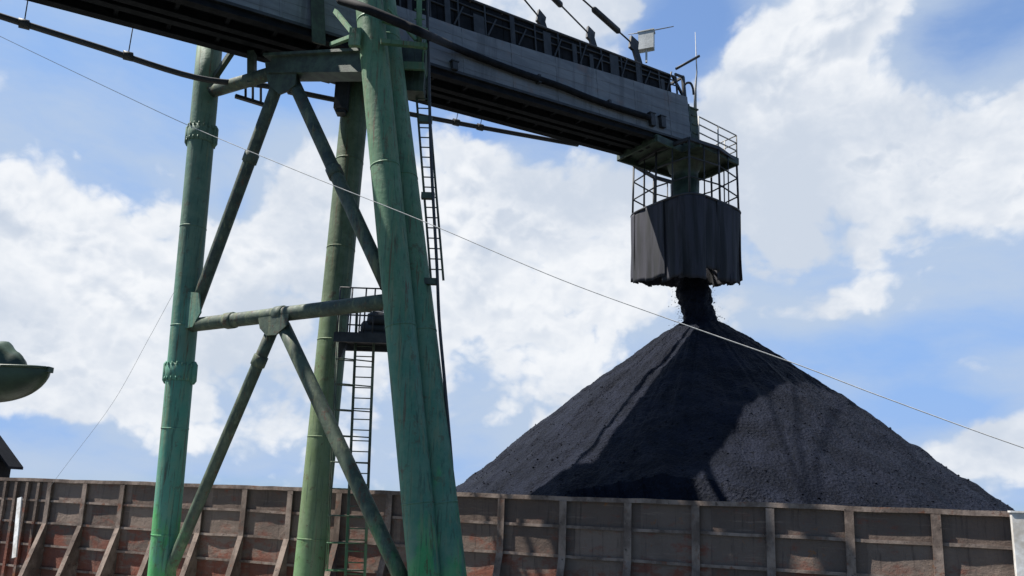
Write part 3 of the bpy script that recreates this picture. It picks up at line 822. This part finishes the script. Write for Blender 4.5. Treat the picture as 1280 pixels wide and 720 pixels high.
tag(fc, 'black stream of loose coal dropping from the curtain to the pile top', 'falling coal', kind='stuff')

# ------------------------------------------------------------------ ropes and wires
rp = [(-160, -32), (20, 55), (150, 117), (243, 160), (380, 217), (530, 277), (700, 349), (845, 402), (995, 455), (1100, 495), (1280, 560), (1500, 632)]
b = MB()
b.tube(smooth_path([P(px, py, 15.5 - 3.0 * (px + 160) / 1660) for px, py in rp], 8), [0.0062 + 0.004 * min(1, i / 60) for i in range(8 * (len(rp) - 1) + 1)], 6)
tag(b.build('mooring_rope', 'rope_fibre', None, P(640, 325, 14)), 'thin pale rope slanting across the tower and the coal pile', 'rope')
b = MB(); b.tube(smooth_path([P(217, 366, 22.2), P(185, 425, 23.4), P(140, 505, 25.2), P(80, 585, 26), P(60, 612, 26.4)], 6), 0.0055, 6)
tag(b.build('guy_wire', 'wire_steel', None, P(60, 612, 26.4)), 'faint thin wire running from the left green leg down to the wall', 'wire')

# ------------------------------------------------------------------ boat-shaped hull and hut at the left edge
D = 18.0
bc = P(-30, 462, D); LB_ = P(63, 462, D) - bc; hl = LB_.length; 
boat = empty('lifeboat', P(-30, 500, D), 'dark green boat hull with domed cover hanging at the left edge', 'lifeboat')
b = MB(); NU, NVV = 40, 16; vs = []
for i in range(NU + 1):
    u = -1 + 2 * i / NU
    w = 0.62 * max(0.0, 1 - abs(u) ** 2.6) ** 0.6; dep = 0.82 * max(0.0, 1 - abs(u) ** 3.2) ** 0.62 + 0.02
    for j in range(NVV + 1):
        a = math.pi * j / NVV
        vs.append(bc + Rt0 * u * hl + Hd * (-math.cos(a) * w) + Vector((0, 0, -math.sin(a) ** 0.8 * dep + 0.08 * u * u)))
n = NVV + 1
b.add(vs, [(i * n + j, i * n + j + 1, (i + 1) * n + j + 1, (i + 1) * n + j) for i in range(NU) for j in range(NVV)], True)
b.build('hull', 'boat_green', boat)
b = MB(); vs = []
dl = (P(34, 462, D) - bc).length
for i in range(NU + 1):
    u = -1 + 2 * i / NU; e = max(0.0, 1 - abs(u) ** 2.0) ** 0.62 * (1 + 0.06 * math.sin(u * 16))
    for j in range(NVV + 1):
        a = math.pi * j / NVV
        vs.append(bc + Rt0 * u * dl + Hd * (-math.cos(a) * 0.55 * e) + Vector((0, 0, math.sin(a) * (0.84 + 0.10 * mnoise.noise((u * 3, a * 2, 1))) * e)))
b.add(vs, [(i * n + j, (i + 1) * n + j, (i + 1) * n + j + 1, i * n + j + 1) for i in range(NU) for j in range(NVV)], True)
b.build('cover', 'boat_green', boat)
b = MB()
b.tube([bc + Rt0 * u * hl + Hd * (-0.62 * max(0, 1 - abs(u) ** 2.6) ** 0.6 - 0.02) + Vector((0, 0, 0.02 + 0.08 * u * u)) for u in [-0.98 + 1.96 * k / 24 for k in range(25)]], 0.035, 8)
b.box(bc + Rt0 * (hl - 0.06) + Vector((0, 0, 0.06)), 0.16, 0.2, 0.14, Rt0, Hd)
b.build('rub_rail', 'boat_green', boat)
dv = P(-60, 470, D + 0.9); dv.z = 0
dav = empty('davit', dv, 'dark steel davit holding the green boat, beyond the left edge', 'davit')
for s in (-0.9, 0.9):
    b = MB(); q = dv + Rt0 * s
    b.tube([q, q + Vector((0, 0, 9.6))], 0.11, 10); b.build('post', 'dark_steel', dav)
    b = MB(); b.tube([q + Vector((0, 0, 9.5)), q + Vector((0, 0, 9.9)) - Hd * 0.5, q + Vector((0, 0, 9.7)) - Hd * 0.9], 0.08, 8); b.tube([q + Vector((0, 0, 9.7)) - Hd * 0.9, q + Vector((0, 0, bc.z + 0.5)) - Hd * 0.9], 0.02, 6); b.build('arm', 'dark_steel', dav)
# hut with sloping roof on the barge
D2 = 33.5
rb = P(-30, 585, D2); eave = P(20, 585, D2); ridge = P(-30, 530, D2)
hut = empty('deck_hut', Vector((rb.x, rb.y, DECK)), 'dark green hut with a sloping roof behind the wall at the left', 'hut')
wv = (eave - rb).length; hr = ridge.z - rb.z
b = MB()
for s in (-1, 1):
    q0 = rb + Vector((0, 0, hr)); q1 = rb + Rt0 * s * wv
    dd = Hd * 0.5
    up3 = Vector((0, 0, 0.12))
    b.hexa([q0 - dd, q1 - dd, q1 + dd, q0 + dd, q0 - dd + up3, q1 - dd + up3, q1 + dd + up3, q0 + dd + up3])
b.build('roof', 'near_black', hut)
b = MB(); k = wv * 0.72; zt_ = rb.z + hr * 0.28 - 0.03
pr = [(-k, DECK), (k, DECK), (k, zt_), (0, rb.z + hr - 0.03), (-k, zt_)]
vs = [Vector((rb.x, rb.y, 0)) + Rt0 * u + Vector((0, 0, z)) - Hd * 0.42 for u, z in pr] + [Vector((rb.x, rb.y, 0)) + Rt0 * u + Vector((0, 0, z)) + Hd * 0.42 for u, z in pr]
b.add(vs, [tuple(range(5)), tuple(range(9, 4, -1))] + [(i, i + 5, (i + 1) % 5 + 5, (i + 1) % 5) for i in range(5)])
b.build('wall', 'near_black', hut)

# ------------------------------------------------------------------ sun and sky
SUN = Vector((0.575, 0.22, -1.0)).normalized()          # direction the light travels
sl = bpy.data.lights.new('sun', 'SUN'); sl.energy = 5.0; sl.angle = R(0.5); sl.color = (1.0, 0.95, 0.87)
so = bpy.data.objects.new('sun', sl); COL.objects.link(so)
so.rotation_euler = SUN.to_track_quat('-Z', 'Y').to_euler()
to = -SUN
W = bpy.data.worlds.new('World'); S.world = W; W.use_nodes = True
t = NT(W.node_tree); t.n.clear()
out = t.new('ShaderNodeOutputWorld'); bg = t.new('ShaderNodeBackground'); t.l.new(bg.outputs[0], out.inputs[0])
sky = t.new('ShaderNodeTexSky'); sky.sky_type = 'NISHITA'; sky.sun_disc = False
sky.sun_elevation = math.asin(to.z); sky.sun_rotation = math.atan2(to.x, to.y)
sky.air_density = 1.0; sky.dust_density = 0.6; sky.ozone_density = 3.0
STR = 0.055
bg.inputs[1].default_value = STR
tc = t.new('ShaderNodeTexCoord'); d = t.vmath('NORMALIZE', tc.outputs['Generated'])
SB_, SKYN = sky.outputs[0], None
blobs = [  # where the cumulus stand, as sight lines: px, py, half width, half height, weight
    (1030, 90, 120, 130, 0.75), (960, 60, 60, 60, 0.3), (1080, 10, 60, 50, 0.4), (960, 220, 120, 80, 0.35), (1195, 190, 100, 90, 0.75), (1260, 250, 60, 60, 0.3),
    (380, 230, 85, 85, 0.75), (340, 300, 90, 50, 0.35), (600, 270, 130, 70, 0.45), (720, 8, 90, 45, 0.8), (620, 390, 170, 70, 0.40),
    (90, 320, 150, 70, 0.45), (40, 270, 80, 40, 0.3), (220, 430, 150, 60, 0.35), (1210, 575, 90, 45, 0.75), (1275, 535, 40, 35, 0.6), (1000, 390, 110, 30, 0.35),
    (690, 520, 60, 40, 0.35), (1230, 460, 60, 35, 0.3), (150, 500, 90, 40, 0.25), (480, 470, 90, 60, 0.2), (740, 250, 70, 70, 0.25),
    (860, 10, 70, 60, -0.9), (1215, 30, 95, 70, -0.9), (150, 130, 180, 90, -0.45), (340, 90, 110, 50, -0.9), (640, 160, 110, 28, -0.6), (70, 545, 100, 35, -0.5),
    (1100, 440, 120, 40, -0.5), (1190, 510, 70, 30, -0.6), (595, 585, 50, 40, -0.5), (295, 255, 25, 40, -0.6), (940, 320, 60, 60, -0.15), (1090, 310, 70, 50, -0.2),
]
blobs += [(560, 230, 60, 60, 0.3), (60, 480, 120, 60, 0.25), (250, 540, 130, 40, 0.3), (800, 300, 60, 50, 0.15), (120, 400, 260, 170, 0.22), (480, 400, 260, 200, 0.22), (700, 350, 150, 180, 0.15), (1000, 250, 200, 150, 0.15)]
def field(vec):
    acc = None
    for px, py, rx, ry, w in blobs:
        c = ray(px, py).normalized()
        k = c.dot(Fw)
        sc = FPX / k
        dv_ = t.vmath('SUBTRACT', vec, tuple(c))
        a = t.vmath('DOT_PRODUCT', dv_, tuple(Rt0 * (sc / rx)), out=1); e = t.vmath('DOT_PRODUCT', dv_, (0, 0, sc / ry * 1.05), out=1)
        h3 = t.vmath('DOT_PRODUCT', dv_, tuple(Hd * 2.0), out=1)
        q = t.math('MULTIPLY_ADD', a, a, t.math('MULTIPLY_ADD', e, e, t.math('MULTIPLY', h3, h3)))
        g = t.math('MULTIPLY', t.math('EXPONENT', t.math('MULTIPLY', q, -1.0)), w)
        acc = g if acc is None else t.math('ADD', acc, g)
    return acc
wn = t.new('ShaderNodeTexNoise'); t.put(wn.inputs['Vector'], d); wn.inputs['Scale'].default_value = 7.0; wn.inputs['Detail'].default_value = 5
dw = t.vmath('ADD', d, t.vmath('SCALE', t.vmath('SUBTRACT', wn.outputs['Color'], (0.5, 0.5, 0.5)), 0.045))
sq = t.vmath('MULTIPLY', dw, (1, 1, 1.25))
def fbm(v): 
    return t.math('ADD', t.math('MULTIPLY', t.noise(v, 6.5, 10, 0.58), 0.75), t.math('MULTIPLY', t.noise(v, 2.2, 3, 0.5), 0.25))
n0 = fbm(sq); n1 = fbm(t.vmath('ADD', sq, tuple((to + Vector((0, 0, 0.8))).normalized() * 0.04)))
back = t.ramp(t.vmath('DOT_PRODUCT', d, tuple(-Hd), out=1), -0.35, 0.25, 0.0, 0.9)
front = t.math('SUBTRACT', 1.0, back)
B0 = t.math('SUBTRACT', field(dw), back)
def billow(v):
    acc = None
    for i, f in enumerate((7.0, 15.0, 31.0, 63.0)):
        x = t.math('MULTIPLY', t.math('ABSOLUTE', t.math('MULTIPLY_ADD', t.noise(v, f, 0, 0.5), 2.0, -1.0)), (0.5, 0.27, 0.15, 0.08)[i])
        acc = x if acc is None else t.math('ADD', acc, x)
    return acc
bl0 = billow(sq); bl1 = billow(t.vmath('ADD', sq, tuple((to + Vector((0, 0, 0.8))).normalized() * 0.018)))
nn = t.math('ADD', t.math('MULTIPLY', t.math('SUBTRACT', n0, 0.5), 1.3), t.math('MULTIPLY', t.math('SUBTRACT', bl0, 0.20), 0.8))
den = t.math('ADD', B0, t.math('MULTIPLY', nn, 1.7))
alpha = t.ramp(den, 0.12, 0.42)
# thin grey-white layer behind the cumulus
thin = t.math('ADD', t.math('MULTIPLY', B0, 0.8), t.math('MULTIPLY', t.math('SUBTRACT', t.noise(t.vmath('MULTIPLY', dw, (1, 1, 2.6)), 2.6, 8, 0.6), 0.5), 2.2))
veil = t.math('MULTIPLY', t.ramp(thin, -0.55, 0.45, 0.10, 0.88), front)
light = t.ramp(t.math('ADD', t.math('MULTIPLY', t.math('SUBTRACT', n0, n1), 0.9), t.math('MULTIPLY', t.math('SUBTRACT', bl0, bl1), 0.65)), -0.14, 0.10)
core = t.ramp(den, 0.30, 0.85)
grey = t.ramp(t.noise(sq, 3.6, 6, 0.6), 0.40, 0.62, 0.0, 0.75)
shade = t.math('MULTIPLY', t.math('SUBTRACT', 1.0, light), t.math('ADD', t.math('MULTIPLY', core, 0.5), 0.3), clamp=True)
shade = t.math('MAXIMUM', shade, grey, clamp=True)
ccol = t.mix(shade, (7.7, 7.9, 8.2), (4.3, 5.0, 6.1))
sep = t.new('ShaderNodeSeparateXYZ'); t.put(sep.inputs[0], d)
lowv = t.math('MULTIPLY', t.ramp(sep.outputs[2], 0.0, 0.30, 0.30, 0.0), front)
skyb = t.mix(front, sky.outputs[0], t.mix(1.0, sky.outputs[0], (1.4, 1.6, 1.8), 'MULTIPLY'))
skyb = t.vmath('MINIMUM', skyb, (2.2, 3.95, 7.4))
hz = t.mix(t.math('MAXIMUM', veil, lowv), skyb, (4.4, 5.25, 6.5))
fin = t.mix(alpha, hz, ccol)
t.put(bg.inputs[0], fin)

vs_ = S.view_settings
S.display_settings.display_device = 'sRGB'
vs_.view_transform = 'Standard'; vs_.look = 'None'; vs_.exposure = 1.12; vs_.gamma = 1.0; vs_.use_curve_mapping = False
S.cycles.max_bounces = 6
S.cycles.use_denoising = True
